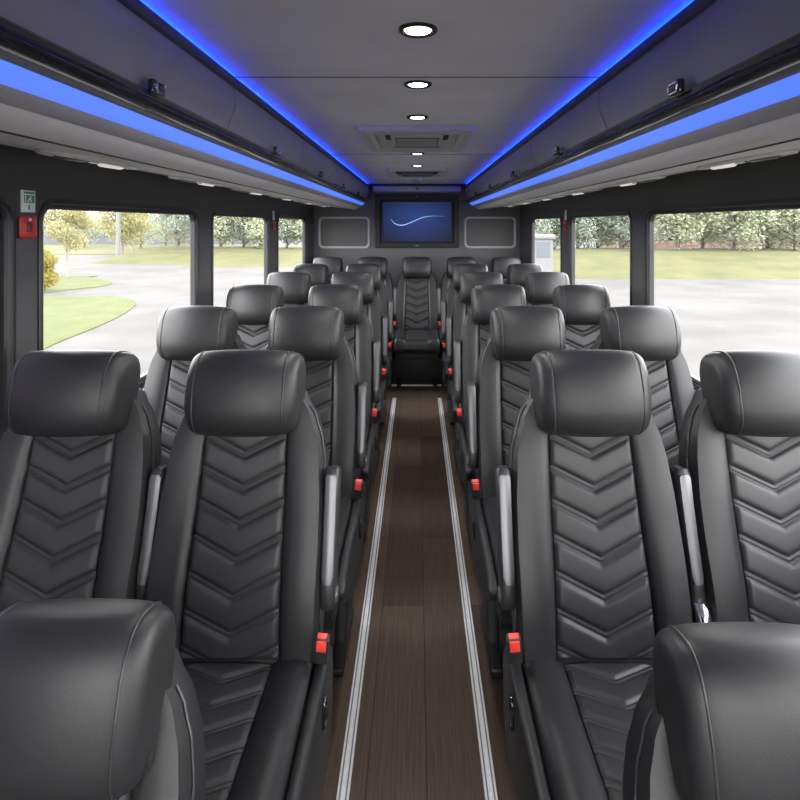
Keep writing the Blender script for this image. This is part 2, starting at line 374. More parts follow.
# ---------------------------------------------------------------- ceiling fittings
dl = empty('ceiling_downlight', '', 'ceiling light', (0, 1.157, 1.915), 'ceiling downlights')
MB().lathe([(.043, .0), (.043, -.004), (.038, -.007), (.033, -.006), (.029, .0)], n=40).build('bezel', M['bezel'], dl)
MB().lathe([(.0295, -.001), (.027, -.0045), (.015, -.006), (.002, -.0065)], n=32).build('lens', M['lens'], dl)
pl = ['round lit downlight in black ring, largest and nearest the camera', 'round lit downlight second from the camera, in front of the seam', 'round lit downlight just in front of the large roof vent',
      'round lit downlight just behind the large roof vent', 'round lit downlight just in front of the small far vent']
for i, yy in enumerate((1.20, 1.667, 2.18, 3.30, 3.98)):
    o = dl if i == 0 else copy_tree(dl)
    lp = bpy.data.lights.new('lamp', 'SPOT'); lp.energy = 9; lp.color = (1, .96, .9); lp.spot_size = math.radians(165); lp.spot_blend = .6; lp.shadow_soft_size = .012
    lo = bpy.data.objects.new('lamp', lp); COL.objects.link(lo); lo.location = (.002, (1.20, 1.667, 2.18, 3.30, 3.98)[i], 1.893)
    o.location = (.002, yy, 1.915); o['label'] = pl[i]

# large vent
vt = empty('roof_vent', 'large rectangular grey roof vent unit with louvres between the ceiling lights', 'vent', (0, 2.72, 1.915))
def ringbox(mb, x0, x1, y0, y1, r, wdt, z0, z1, bev=.006):
    P0 = rrect(x0, x1, y0, y1, r, 4); P1 = rrect(x0 + bev, x1 - bev, y0 + bev, y1 - bev, r, 4); P2 = rrect(x0 + wdt - bev, x1 - wdt + bev, y0 + wdt - bev, y1 - wdt + bev, r * .7, 4); P3 = rrect(x0 + wdt, x1 - wdt, y0 + wdt, y1 - wdt, r * .6, 4)
    return mb.loft([[(*p, z0) for p in P0], [(*p, z1 + bev * .5) for p in P0], [(*p, z1) for p in P1], [(*p, z1) for p in P2], [(*p, z0) for p in P3]], cap=False)
ringbox(MB(), -.255, .255, -.35, .35, .02, .055, 0, -.027, .012).build('vent_frame', M['vent'], vt, smooth=30)
MB().box(-.20, .20, -.295, .295, -.003, -.0015).build('recess', M['grey'], vt, smooth=0)
MB().prism([(-.21, -.002), (-.155, -.018), (.155, -.018), (.21, -.002)], 'y', -.22, .24, .003).build('vent_housing', M['vent'], vt, smooth=30)
MB().box(-.165, .165, -.296, -.262, -.0105, -.002, .002).build('air_slot', M['ventdark'], vt)
for sxx in (-1, 1): MB().box(sxx * .135 - .012, sxx * .135 + .012, -.20, -.08, -.0225, -.016, .002).build('latch', M['ventdark'], vt)
MB().box(-.105, .105, -.12, .12, -.020, -.0175, .001).build('grille', M['ventdark'], vt)
for k in range(9):
    MB().box(-.100, .100, -.108 + k * .026, -.102 + k * .026, -.0225, -.0195, .001, 1).build('louvre', M['vent'], vt, smooth=0)
MB().box(-.12, .12, .17, .185, -.0205, -.0175, .001).build('rear_slot', M['ventdark'], vt)
# small vent
sv = empty('roof_vent', 'small oval-grilled grey roof vent near the rear screen', 'vent', (0, 4.5, 1.915))
ringbox(MB(), -.24, .24, -.3, .3, .05, .05, 0, -.022, .010).build('vent_frame', M['vent'], sv, smooth=30)
MB().lathe([(.001, -.020), (.9, -.018), (1, -.010), (1, -.002)], n=40, M=Matrix.Diagonal((.175, .23, 1, 1))).build('grille', M['ventdark'], sv)
for k in range(5): MB().box(-.13, .13, -.15 + k * .07, -.135 + k * .07, -.026, -.0185, .001, 1).build('louvre', M['grey'], sv, smooth=0)
tag(MB().lathe([(.05, 0), (.05, -.012), (.04, -.022), (.005, -.024)], (0, 5.15, 1.915)).build('smoke_detector', M['vent']), 'small round detector on the ceiling just ahead of the rear screen', 'detector')

# ---------------------------------------------------------------- rear wall: screen, sound bar, framed panels
def zz_(y, d=D): return CZ + (224 - y) * d / 550
def xx_(x, d=D): return (x - 417) * d / 550
tv = empty('wall_television', 'wall television in black frame showing a blue wave, on the rear wall', 'television', (0, D, 1.5))
def fring(mb, x0, x1, z0, z1, wdt, y0, y1, r=.008):
    return mb.loft([[(p[0], y, p[1]) for p in rrect(x0 + i, x1 - i, z0 + i, z1 - i, max(.002, r - i * .1), 3)] for i, y in ((0, y0), (0, y1 + .004), (.004, y1), (wdt - .004, y1), (wdt, y1 + .004), (wdt, y0))], cap=False)
x0, x1, z0, z1 = xx_(376.5), xx_(457.5), zz_(247) - 1.5, zz_(196.5) - 1.5
fring(MB(), x0 - .01, x1 + .01, z0 - .006, z1 + .012, .055, 0, -.07).build('surround', M['tvframe'], tv, smooth=30)
fring(MB(), x0 + .048, x1 - .048, z0 + .035, z1 - .04, .02, 0, -.045).build('bezel', M['tvframe'], tv, smooth=30)
sc = MB().box(x0 + .066, x1 - .066, -.032, -.030, z0 + .053, z1 - .058).build('screen', M['screen'], tv, smooth=0)
wp = [(-.275, .028), (-.25, -.006), (-.22, -.026), (-.18, -.036), (-.14, -.034), (-.09, -.018), (-.03, .008), (.03, .034), (.08, .05), (.13, .058), (.2, .060), (.3, .058)]
rr = [.002, .0032, .004, .0045, .0045, .0042, .004, .0036, .003, .002, .001, .0004]
vs = []; fs = []
wp2, rr2 = [], []
for i in range(len(wp) - 1):
    for k in range(5):
        t = k / 5; p0 = wp[max(0, i - 1)]; p1 = wp[i]; p2 = wp[i + 1]; p3 = wp[min(len(wp) - 1, i + 2)]
        wp2.append(tuple(.5 * ((2 * p1[q]) + (-p0[q] + p2[q]) * t + (2 * p0[q] - 5 * p1[q] + 4 * p2[q] - p3[q]) * t * t + (-p0[q] + 3 * p1[q] - 3 * p2[q] + p3[q]) * t ** 3) for q in (0, 1))); rr2.append(rr[i] * (1 - t) + rr[i + 1] * t)
mb = MB(); zc = (z0 + z1) / 2
for (a, b), r in zip(wp2, rr2): vs += [(a, -.0335, zc + b + r), (a, -.0335, zc + b - r)]
mb.add(vs, [(2 * i, 2 * i + 1, 2 * i + 3, 2 * i + 2) for i in range(len(wp2) - 1)]); mb.build('wave_line', M['wave'], sc, smooth=0)
MB().box(-.02, .02, -.072, -.0700, z0 + .014, z0 + .024).build('badge', M['armmetal'], tv, smooth=0)
MB().box(-.012, .012, -.072, -.0700, z1 - .012, z1 - .003).build('camera_dot', M['grey'], tv, smooth=0)
sb = empty('sound_bar', 'long grey sound bar under the ceiling above the television', 'sound bar', (0, D, zz_(189.5)))
MB().box(-.465, .465, -.09, 0, -.035, .035, .008).build('body', M['grey'], sb)
MB().box(-.455, .455, -.094, -.088, -.026, .026, .002).build('grille', M['panelrim'], sb)
MB().lathe([(.012, -.003), (.012, .003), (.002, .004)], n=20, M=Matrix.Translation((0, -.095, .004)) @ Matrix.Rotation(PI / 2, 4, 'X')).build('sensor', M['ventdark'], sb)
struct(MB().box(-.555, .555, D - .05, D - .001, 1.862, 1.914).build('trim_rear', M['tvframe'], smooth=0))
for nm, a, b in (('left', 318.5, 370), ('right', 464, 516)):
    e = empty('framed_panel', 'dark rounded panel with pale grey rim %s of the television on the rear wall' % nm, 'panel', (xx_((a + b) / 2), D, zz_(232.5)), 'framed rear wall panels')
    hw = (b - a) / 2 * D / 550; hh = 15.8 * D / 550
    fr = MB().loft([[(p[0], y, p[1]) for p in rrect(-hw + i, hw - i, -hh + i, hh - i, .05 - i * .5, 6)] for i, y in ((0, 0), (0, -.010), (.005, -.014), (.018, -.014), (.023, -.010), (.023, -.002))], cap=False)
    fr.build('rim', M['panelrim'], e, smooth=30)
    P = rrect(-hw + .02, hw - .02, -hh + .02, hh - .02, .04, 6)
    MB().loft([[(p[0], 0, p[1]) for p in P], [(p[0], -.004, p[1]) for p in P]]).build('inset', M['trimdark'], e, smooth=30)

# ---------------------------------------------------------------- wall signs and alarm boxes
def wall_sign(sx, y, z, hh, hw, label):
    e = empty('exit_sign', label, 'sign', (sx * W, y, z), 'emergency exit signs')
    MB().box(-.002, .004, -hw, hw, -hh, hh, .001, M=Matrix.Identity(4)).build('plate', M['white'], e)
    i = -sx
    f = .0048 * i
    def quad(y0, y1, z0, z1, m, nm): MB().box(min(f, f + .0008 * i), max(f, f + .0008 * i), y0, y1, z0, z1).build(nm, m, e, smooth=0)
    quad(-hw * .75, hw * .75, hh * -.15, hh * .55, M['green'], 'picture_field')
    quad(-hw * .75, hw * .75, hh * .68, hh * .85, M['green'], 'lettering')
    f = .0058 * i
    mb = MB()     # running figure, doorway, arrow
    for a, b, c, d in ((.05, .3, .33, .47), (-.15, .25, .1, .3), (-.3, -.12, -.08, .12), (.12, .35, -.08, .14), (-.65, -.5, -.1, .5)):
        mb.box(min(f, f + .0006 * i), max(f, f + .0006 * i), a * hw, b * hw, c * hh, d * hh)
    mb.build('pictogram', M['white'], e, smooth=0)
    f = .0048 * i
    mb = MB()
    for a, b, c, d in ((-.2, .2, -.4, -.32), (-.12, .12, -.75, -.45)): mb.box(min(f, f + .0008 * i), max(f, f + .0008 * i), a * hw, b * hw, c * hh, d * hh)
    mb.build('hammer_symbol', M['green'], e, smooth=0)
    return e
def alarm_box(sx, y, z, hh, hw, label, dep=.012):
    e = empty('alarm_box', label, 'alarm box', (sx * W, y, z), 'red emergency boxes')
    a, b = sorted((0, -sx * dep)); MB().box(a, b, -hw, hw, -hh, hh, .006, 3).build('body', M['redbox'], e)
    a, b = sorted((-sx * (dep - .003), -sx * (dep + .002))); MB().box(a, b, -hw * .35, hw * .35, -hh * .45, hh * .4, .001).build('window', M['redwin'], e)
    MB().lathe([(.004, 0), (.004, .003), (.001, .004)], n=12, M=Matrix.Translation((-sx * dep, 0, hh * .65)) @ Matrix.Rotation(-sx * PI / 2, 4, 'Y')).build('lamp', M['white'], e)
wall_sign(-1, 1.553, 1.554, .031, .027, 'small green and white exit sign on the post left of the big left window')
alarm_box(-1, 1.545, 1.482, .031, .032, 'red emergency box under the green sign on the near left post')
wall_sign(-1, 4.215, 1.555, .035, .026, 'small white sign on the far left window post above a red box')
alarm_box(-1, 4.21, 1.475, .037, .028, 'small red emergency box on the far left window post')
wall_sign(1, 4.07, 1.555, .035, .026, 'small white sign on the far right window post above a red box')
alarm_box(1, 4.065, 1.475, .037, .028, 'small red emergency box on the far right window post')

# ---------------------------------------------------------------- aisle trims
for sx, nm in ((-1, 'left'), (1, 'right')):
    t = tag(MB().box(sx * .193 - .0165, sx * .193 + .0165, F + .1, 4.70, 0, .0035, .0015, 1).build('floor_track', M['alu'], smooth=30), 'ribbed aluminium floor track along the %s edge of the aisle' % nm, 'floor track', 'aisle floor tracks')
    for k in (-.0085, .0085): MB().box(sx * .193 + k - .002, sx * .193 + k + .002, F + .1, 4.70, .0036, .0042).build('groove', M['alugroove'], t, smooth=0)
    for k in (-.0135, -.004, .004, .0135): MB().box(sx * .193 + k - .002, sx * .193 + k + .002, F + .1, 4.70, .003, .0065, .0008, 1).build('ridge', M['alu'], t, smooth=0)
tag(MB().box(-.235, .225, 5.05, 5.075, 0, .012, .002, 1).build('step_trim', M['alu']), 'thin bright metal edging across the far end of the aisle floor', 'trim strip')
tag(MB().box(-.235, .235, 5.08, 5.60, 0, .26, .01).build('bench_plinth', M['legblack']), 'black plinth under the middle seat of the rear row', 'plinth')

# ---------------------------------------------------------------- seats
TH = math.radians(15); CT, ST = math.cos(TH), math.sin(TH); ZH = .48
def bp(x, t, f): return (x, t * ST - f * CT, ZH + t * CT + f * ST)
def quilt_h(v, P=.077):
    p = (v / P) % 1.0
    g = .15
    if p < g: u = (p - g / 2) / (g / 2); return .40 * (1 - abs(u) ** 3)
    u = (p - g - (1 - g) / 2) / ((1 - g) / 2); return 1 - abs(u) ** 7 * .95 - .10 * u * u
def fc_(t): return .018 * math.exp(-((t - .14) / .14) ** 2)
def lerp_tab(tab, t):
    for (a, va), (b, vb) in zip(tab, tab[1:]):
        if t <= b:
            k = max(0, (t - a) / (b - a)); k = k * k * (3 - 2 * k) * .5 + k * .5; return va + (vb - va) * k
    return tab[-1][1]
PW = .100
def pwt(t): return .114 - .026 * max(0, min(.55, t))
def seat_meshes(dt, hs=1.0, ws=1.0):
    """dt: how much shorter the backrest is"""
    me = {}
    TT = .63 - dt
    wt = [(-.06, .188), (.06, .203), (min(.25, TT - .3), .205), (TT - .24, .203), (TT - .15, .196), (TT - .10, .187), (TT - .05, .170), (TT, .140)]
    bt = [(-.06, .010), (.1, .021), (min(.35, TT - .18), .021), (TT - .15, .018), (TT - .05, .010), (TT, .004)]
    def sec(t, sc=1.0, back=0.0):
        w = lerp_tab(wt, t) * sc; b = lerp_tab(bt, t); fc = fc_(t) - (1 - sc) * .10; pw = min(pwt(t), w * .75); r = w - pw
        bk = -.118 + (t / TT) * .022 + (1 - sc) * .10
        half = [(.0, fc), (.05, fc), (pw - .004, fc), (pw, fc - .006), (pw + .004, fc + .004), (pw + .10 * r, fc + b * .60), (pw + .28 * r, fc + b * .92), (pw + .66 * r, fc + b), (pw + .89 * r, fc + b * .78),
                (w - .003, fc - .010), (w, fc - .030), (w + .001, -.06), (w - .003, bk + .028), (w - .018, bk + .008), (w - .05, bk), (.05, bk - .004), (0, bk - .004)]
        pts = half + [(-x, f) for x, f in half[-2:0:-1]]
        return [bp(x, t, f) for x, f in pts]
    ts = [-.06 + (TT + .06) * k / 40 for k in range(41)]
    secs = [sec(-.07, .9)] + [sec(t) for t in ts] + [sec(TT + .012, .96), sec(TT + .02, .86), sec(TT + .023, .7)]
    me['backrest'] = MB().loft(secs).mesh('backrest', M['leather'], 60)
    # piping along the bolster edges
    for s in (-1, 1):
        pts = []
        for k in range(40):
            t = -.04 + (TT + .02) * k / 39; w = lerp_tab(wt, t); pts.append(bp(s * (w + .0005), t, fc_(t) - .020))
        me['piping%d' % s] = MB().tube(pts, .0028, 6).mesh('piping', M['piping'], 60)
    # quilted centre of the backrest
    t0, t1 = .012, TT - .075
    def q(u, v):
        t = t0 + (t1 - t0) * v; pw = pwt(t); x = (u * 2 - 1) * (pw - .001)
        ed = 1 - max(0, (abs(x) - pw * .90) / (pw * .10)) ** 2; et = min(1, v * 60, (1 - v) * 60 + .4)
        h = quilt_h(t - .47 * abs(x) + .02) * .0105 * ed * et
        return bp(x, t, fc_(t) + .0005 + h)
    me['quilted_panel'] = MB().grid(q, 40, 330).mesh('quilted_panel', M['quilt'], 80)
    # headrest
    hh, hd, f0 = .104 * hs, .074, .040; hc = .644 - dt - (hh - .104)
    def hsec(x, s, s2=None):
        out = []; n = 40; s2 = s2 or s
        for k in range(n):
            a = 2 * PI * k / n; c, d = math.cos(a), math.sin(a); e = 2 / 3.8
            f = (abs(c) ** e) * (1 if c > 0 else -1); t = (abs(d) ** e) * (1 if d > 0 else -1)
            ff = f0 + f * hd * s2 + (.012 * (1 - t * t) * s if f > 0 else 0); tt = hc + t * hh * s
            kk = 1 - .05 * max(0, -t) ** 2 - .012 * max(0, t) ** 2 - .035 * max(0, f - .2)
            out.append(bp(x * kk * ws * .98, tt, ff - (.024 * (x / .14) ** 2 + .004 * t * t if f > 0 else 0)))
        return out
    HS = [(-.1435, .62), (-.143, .72), (-.1405, .80), (-.137, .855), (-.131, .90), (-.124, .93), (-.117, .945), (-.1135, .944), (-.110, .958), (-.10, .972), (-.08, .985), (-.05, .996), (0, 1.002)]
    HS = HS + [(-x, s) for x, s in HS[-2::-1]]
    me['headrest'] = MB().loft([hsec(x, s) for x, s in HS]).mesh('headrest', M['leather'], 70)
    for s in (-1, 1):
        me['hpiping%d' % s] = MB().tube(hsec(s * .1135, .952), .0022, 6, loop=True).mesh('piping', M['piping'], 60)
    # cushion: sections along y, tail to front
    CW = .198
    def csec(y, sc=1.0, dz=0.0, dr=0.0):
        w = CW * sc; z = .486 + dz + .010 * max(0, (-y - .1)) ; b = .020; r = w - PW
        half = [(0, z), (.05, z), (PW - .004, z), (PW, z - .005), (PW + .004, z + .002), (PW + .25 * r, z + b * .6), (PW + .5 * r, z + b), (PW + .75 * r, z + b * .9), (w - .010, z + b * .4), (w - .001, z - .012), (w, z - .035), (w, .385 + dr), (w - .012, .365 + dr), (0, .36 + dr)]
        pts = half + [(-x, f) for x, f in half[-2:0:-1]]
        return [(x, y, zz) for x, zz in pts]
    ys = [.03 - k * .03 for k in range(16)]
    secs = [csec(.045, .95, -.01)] + [csec(y) for y in ys] + [csec(-.437, 1, -.003), csec(-.452, .995, -.011, .003), csec(-.465, .985, -.026, .008), csec(-.473, .97, -.05, .018), csec(-.475, .955, -.07, .03)]
    me['seat_cushion'] = MB().loft(secs).mesh('seat_cushion', M['leather'], 60)
    def q2(u, v):
        x = (u * 2 - 1) * (PW - .001); y = -.445 + .435 * v
        ed = 1 - max(0, (abs(x) - PW * .90) / (PW * .10)) ** 2; et = min(1, v * 60, (1 - v) * 60)
        dz = 0 if y > -.42 else -.004 * ((-.42 - y) / .025)
        return (x, y,   .4865 + .010 * max(0, (-y - .1)) + dz + quilt_h(y - .50 * abs(x)) * .0075 * ed * et)
    me['quilted_insert'] = MB().grid(q2, 40, 260).mesh('quilted_insert', M['quilt'], 80)
    me['seat_frame'] = MB().box(-.185, .185, -.40, .06, .30, .36, .01).mesh('seat_frame', M['legblack'], 40)
    for s in (-1, 1):
        me['leg%d' % s] = MB().prism([(-.20, 0), (.10, 0), (.10, .025), (.05, .05), (.045, .31), (-.09, .31), (-.12, .06), (-.20, .025)], 'x', s * .165 - .02, s * .165 + .02, .006).mesh('leg', M['legblack'], 40)
    return me
STD = seat_meshes(.045); LOW = seat_meshes(.182, 1.22, 1.05); LOWER = seat_meshes(.217, 1.22, 1.05)

def side_meshes(s):
    me = {}
    a, b = sorted((s * .199, s * .226))
    poly = [(.085, .30), (.10, .42), (.08, .475), (.03, .497), (-.10, .492), (-.36, .488), (-.44, .480), (-.475, .462), (-.468, .435), (-.40, .385), (-.30, .335), (-.18, .285), (-.05, .255), (.04, .26)]
    me['side_shield'] = MB().prism(poly, 'x', a, b, .010, 3).mesh('side_shield', M['leather'], 60)
    Mx = Matrix(((1, 0, 0, 0), (0, ST, -CT, 0), (0, CT, ST, ZH), (0, 0, 0, 1)))     # (x,t,f) -> seat space
    xc = s * .2185
    def asec(t, hx, f0, f1, n=16):
        out = []
        for k in range(n):
            q = 2 * PI * k / n; c, d = math.cos(q), math.sin(q); e = .55
            out.append(bp(xc + hx * (abs(c) ** e) * (1 if c > 0 else -1), t, (f0 + f1) / 2 + (f1 - f0) / 2 * (abs(d) ** e) * (1 if d > 0 else -1)))
        return out
    me['armrest'] = MB().loft([asec(.105, .008, -.03, -.005), asec(.11, .016, -.042, .004), asec(.125, .0195, -.052, .012), asec(.16, .0195, -.052, .014), asec(.22, .019, -.048, .010), asec(.34, .019, -.048, .006), asec(.405, .0195, -.05, .006), asec(.415, .016, -.045, .002), asec(.418, .008, -.035, -.01)]).mesh('armrest', M['plastic'], 50)
    # brushed strip on the front of the raised armrest
    def ssec(t, hx, f): return [bp(xc - hx, t, f - .012), bp(xc - hx * .8, t, f + .002), bp(xc - hx * .3, t, f + .0045), bp(xc + hx * .3, t, f + .0045), bp(xc + hx * .8, t, f + .002), bp(xc + hx, t, f - .012)]
    me['trim_strip'] = MB().loft([ssec(.165, .011, .0145), ssec(.18, .0165, .014), ssec(.24, .0165, .010), ssec(.34, .0165, .0065), ssec(.395, .017, .0065), ssec(.402, .012, .006)]).mesh('trim_strip', M['armmetal'], 40)
    me['pivot'] = MB().lathe([(.001, .0), (.016, .0), (.018, -.003), (.018, -.010)], n=24, M=Matrix.Translation(bp(xc + s * .0225, .135, -.018)) @ Matrix.Rotation(s * PI / 2, 4, 'Y')).mesh('pivot', M['armmetal'], 40)
    me['bracket'] = MB().loft([asec(.060, .012, -.03, .022), asec(.066, .017, -.038, .034), asec(.10, .019, -.045, .036), asec(.128, .0205, -.046, .022), asec(.132, .016, -.04, .010)]).mesh('bracket', M['chrome'], 50)
    # buckle: leans towards the front
    R = Matrix.Translation((s * .213, -.020, .505)) @ Matrix.Rotation(math.radians(14), 4, 'X') @ Matrix.Rotation(s * math.radians(6), 4, 'Y')
    me['buckle'] = MB().box(-.0155, .0155, -.011, .011, .0, .068, .004, 3, R).mesh('buckle', M['plastic'], 40)
    me['release_button'] = MB().prism([(-.0125, .038), (-.0125, .066), (.005, .0705), (.008, .069), (.008, .060), (-.009, .038)], 'x', -.0115, .0115, .001, M=R).mesh('release_button', M['red'], 30)
    me['buckle_slot'] = MB().box(s * .0118 - .0015, s * .0118 + .0015, -.0135, .006, .036, .071, .0005, 1, R).mesh('slot', M['ventdark'], 0)
    me['buckle_stalk'] = MB().tube([(s * .212, .02, .40), (s * .213, .0, .46), (s * .213, -.018, .508)], .007, 8).mesh('stalk', M['plastic'], 50)
    pts = [(s * .229, -.075 + p[0], .425 + p[1]) for p in rrect(-.014, .014, -.033, .033, .013, 5)]
    me['recline_lever'] = MB().tube(pts, .0042, 8, loop=True).mesh('recline_lever', M['gloss_black'], 50)
    return me
SIDE = {1: side_meshes(1), -1: side_meshes(-1)}

def make_seat(kind, s, label, group, arm=True, buckle=True):
    """s: side of the seat that faces the aisle, 0 for none"""
    me = kind
    e = empty('bus_seat', label, 'seat', (0, 0, 0), group)
    b = link('backrest', me['backrest'], e); link('quilted_panel', me['quilted_panel'], b)
    for q in (-1, 1): link('piping', me['piping%d' % q], b)
    h = link('headrest', me['headrest'], e)
    for q in (-1, 1): link('piping', me['hpiping%d' % q], h)
    c = link('seat_cushion', me['seat_cushion'], e); link('quilted_insert', me['quilted_insert'], c)
    link('seat_frame', me['seat_frame'], e)
    for q in (-1, 1): link('leg', me['leg%d' % q], e)
    if s:
        m2 = SIDE[s]
        sh = link('side_shield', m2['side_shield'], e); link('recline_lever', m2['recline_lever'], sh)
        if arm: a = link('armrest', m2['armrest'], e); link('trim_strip', m2['trim_strip'], a); link('pivot', m2['pivot'], a)
        if not buckle: link('bracket', m2['bracket'], a)['label'] = 'bright metal bracket at the foot of the armrest'; return e
        k = link('buckle', m2['buckle'], e); k['label'] = 'seat belt buckle with red release button'
        link('release_button', m2['release_button'], k); link('slot', m2['buckle_slot'], k); link('stalk', m2['buckle_stalk'], k)
    return e

XI, XO = .428, .864
rows = [1.262, 2.005, 2.76, 3.515, 4.27]
words = ['second', 'third', 'fourth', 'fifth', 'sixth']
G = 'black quilted leather bus seats'
for sx, nm in ((-1, 'left'), (1, 'right')):
    o = make_seat(LOW if sx < 0 else LOWER, -sx, 'black leather seat with low headrest at the bottom %s corner, cut off by the frame' % nm, G, False); o.location = (sx * (.49 if sx < 0 else .478), .70, .016); o.scale = (.88, .88, .88); o.location.z = .026
    proto = {}
    for i, yy in enumerate(rows):
        for xx, pos in ((XI, 'aisle'), (XO, 'window')):
            lab = 'black quilted leather %s seat on the %s side, %s row from the camera' % (pos, nm, words[i])
            if pos not in proto: proto[pos] = make_seat(STD, -sx, lab, G, True, pos == 'aisle'); o = proto[pos]
            else: o = copy_tree(proto[pos]); o['label'] = lab
            o.location = (sx * (xx if sx > 0 or pos == 'aisle' else .850), yy, 0)
            if i == 0:
                o.location.x = sx * ((.430 if sx < 0 else .435) if pos == 'aisle' else (.864 if sx < 0 else .880))
    for ob in [q for q in bpy.data.objects if q.type == 'EMPTY' and abs(q.location.y - rows[0]) < .001 and q.name.startswith('bus_seat') and q.location.x * sx > 0 and abs(q.location.x) < .5]:
        for ch in ob.children:
            if ch.name.startswith(('seat_cushion', 'side_shield')): ch.scale.y = .84
    for xx, pos in ((XI, 'beside the middle seat'), (XO, 'in the corner by the window')):
        o = copy_tree(proto['aisle' if xx == XI else 'window']); o['label'] = 'black quilted leather seat of the rear row, %s side, %s' % (nm, pos); o.location = (sx * xx, 5.19, 0)
o = make_seat(STD, 0, 'black quilted leather middle seat of the rear row, facing straight down the aisle', G); o.location = (0, 5.20, 0)
o.scale = (1.0, 1, 1)

# ---------------------------------------------------------------- outside
def P(px, py, z=0.0):       # photo pixel on the ground outside -> point
    d = 550 * (CZ - GZ - z) / (py - 224); return (px - 417) * d / 550, d
struct(MB().add([(-150, -60, GZ), (150, -60, GZ), (150, 200, GZ), (-150, 200, GZ)], [(0, 1, 2, 3)]).build('ground', M['concrete'], smooth=0))
def island(name, poly, label, h=.03, m='grass'):
    n = len(poly); cx = sum(p[0] for p in poly) / n; cy = sum(p[1] for p in poly) / n
    o = MB().loft([[(x, y, GZ - .02) for x, y in poly], [(x, y, GZ + h * .6) for x, y in poly], [(cx + (x - cx) * .96, cy + (y - cy) * .96, GZ + h) for x, y in poly]]).build(name, M[m], smooth=0)
    o['kind'] = 'structure'; return o
def smooth_poly(pts, n=6):
    out = []; m = len(pts)
    for i in range(m):
        p0, p1, p2, p3 = pts[i - 1], pts[i], pts[(i + 1) % m], pts[(i + 2) % m]
        for k in range(n):
            t = k / n; out.append(tuple(.5 * ((2 * p1[q]) + (-p0[q] + p2[q]) * t + (2 * p0[q] - 5 * p1[q] + 4 * p2[q] - p3[q]) * t * t + (-p0[q] + 3 * p1[q] - 3 * p2[q] + p3[q]) * t ** 3) for q in (0, 1)))
    return out
island('lawn', smooth_poly([(-20, 17.5), P(60, 297), P(100, 296), P(125, 298), P(136, 303), P(126, 313), P(100, 326), P(70, 338), P(45, 349), (-6.2, 7.5), (-20, 7)]), '')
island('lawn', smooth_poly([(-32, 25), P(60, 276), P(90, 277.5), P(105, 280), P(112, 283), P(102, 286.5), P(70, 290), P(42, 293.5), (-14, 15.5), (-32, 18)]), '')
def berm(name, x0, x1, y0, y1, h, m='grassfar', nx=40, ny=14, seed=0):
    def f(u, v):
        x = x0 + (x1 - x0) * u; y = y0 + (y1 - y0) * v
        eu = min(1, u * 8, (1 - u) * 8); eu = eu * eu * (3 - 2 * eu)
        p = math.sin(min(1, v * 1.6) * PI / 2); wob = .12 * noise.noise((x * .3 + seed, y * .3, 0))
        return (x + (0 if v > 0 else .4 * noise.noise((x * .15, seed, 1))), y, GZ - .03 + (h * p * (1 + wob)) * eu)
    return struct(MB().grid(f, nx, ny).build(name, M[m], smooth=180))
berm('grass_bank', 1.5, 60, 22.3, 34, .80, seed=3)
berm('grass_bank', -13.2, -1, 28.5, 42, .62, seed=5)
berm('grass_bank', -19.0, -9.8, 30.5, 42, .70, seed=8)
struct(MB().box(-70, -17, 40, 60, GZ - .05, GZ + .03).build('lawn', M['grassfar'], smooth=0))

def foliage(name, blobs, n, size, m, parent, droop=0):
    mb = MB(); V = []; Fc = []
    tot = sum(b[3] ** 2 for b in blobs)
    for bx, by, bz, br in blobs:
        for _ in range(int(n * br * br / tot)):
            d = Vector((random.gauss(0, 1), random.gauss(0, 1), random.gauss(0, 1))).normalized() * br * (random.random() ** .35) * random.uniform(.8, 1.08)
            c = Vector((bx, by, bz)) + Vector((d.x, d.y, d.z * .85))
            if droop: c.z -= droop * random.random() * (d.x * d.x + d.y * d.y) / (br * br)
            a = Vector((random.gauss(0, 1), random.gauss(0, 1), random.gauss(0, 1))).normalized(); b = a.orthogonal().normalized(); s = size * random.uniform(.6, 1.3)
            k = len(V); V += [c - a * s, c + b * s * .5, c + a * s, c - b * s * .5]; Fc.append((k, k + 1, k + 2, k + 3))
    return MB().add(V, Fc).build(name, M[m], parent, smooth=0, recalc=False)
def tree(x, y, h, r, z_crown, m, label, n=2600, size=.13, trunk=.06, bark='bark', nb=9, group=None, z0=GZ, droop=0):
    e = empty('tree', label, 'tree', (x, y, z0), group)
    zc = (h + z_crown) / 2; rz = (h - z_crown) / 2
    pts = [(0, 0, -.1), (.02 * h * random.uniform(-.5, .5), 0, z_crown * .6), (.02 * h * random.uniform(-1, 1), .05, zc)]
    mb = MB().tube(pts + [(pts[-1][0] * 1.3, .05, h * .9)], [trunk * 1.25, trunk, trunk * .75, trunk * .2], 8)
    for k in range(5):
        q = k * 2.4 + random.random(); zb = z_crown + (zc - z_crown) * (.1 + .2 * k)
        mb.tube([(pts[1][0], 0, zb * .92), (r * .35 * math.cos(q), r * .35 * math.sin(q), zb + rz * .25), (r * .7 * math.cos(q), r * .7 * math.sin(q), zb + rz * .55)], [trunk * .55, trunk * .35, trunk * .1], 6)
    mb.build('trunk', M[bark], e)
    bl = [(0, 0, zc, r * .62)]
    for k in range(nb):
        q = k * 2.399; zf = (k + .5) / nb * 2 - 1; rr = math.sqrt(max(.05, 1 - zf * zf)) * r * .62
        bl.append((rr * math.cos(q), rr * math.sin(q), zc + zf * rz * .72, r * random.uniform(.36, .5)))
    foliage('foliage', bl, n, size, m, e, droop)
    return e
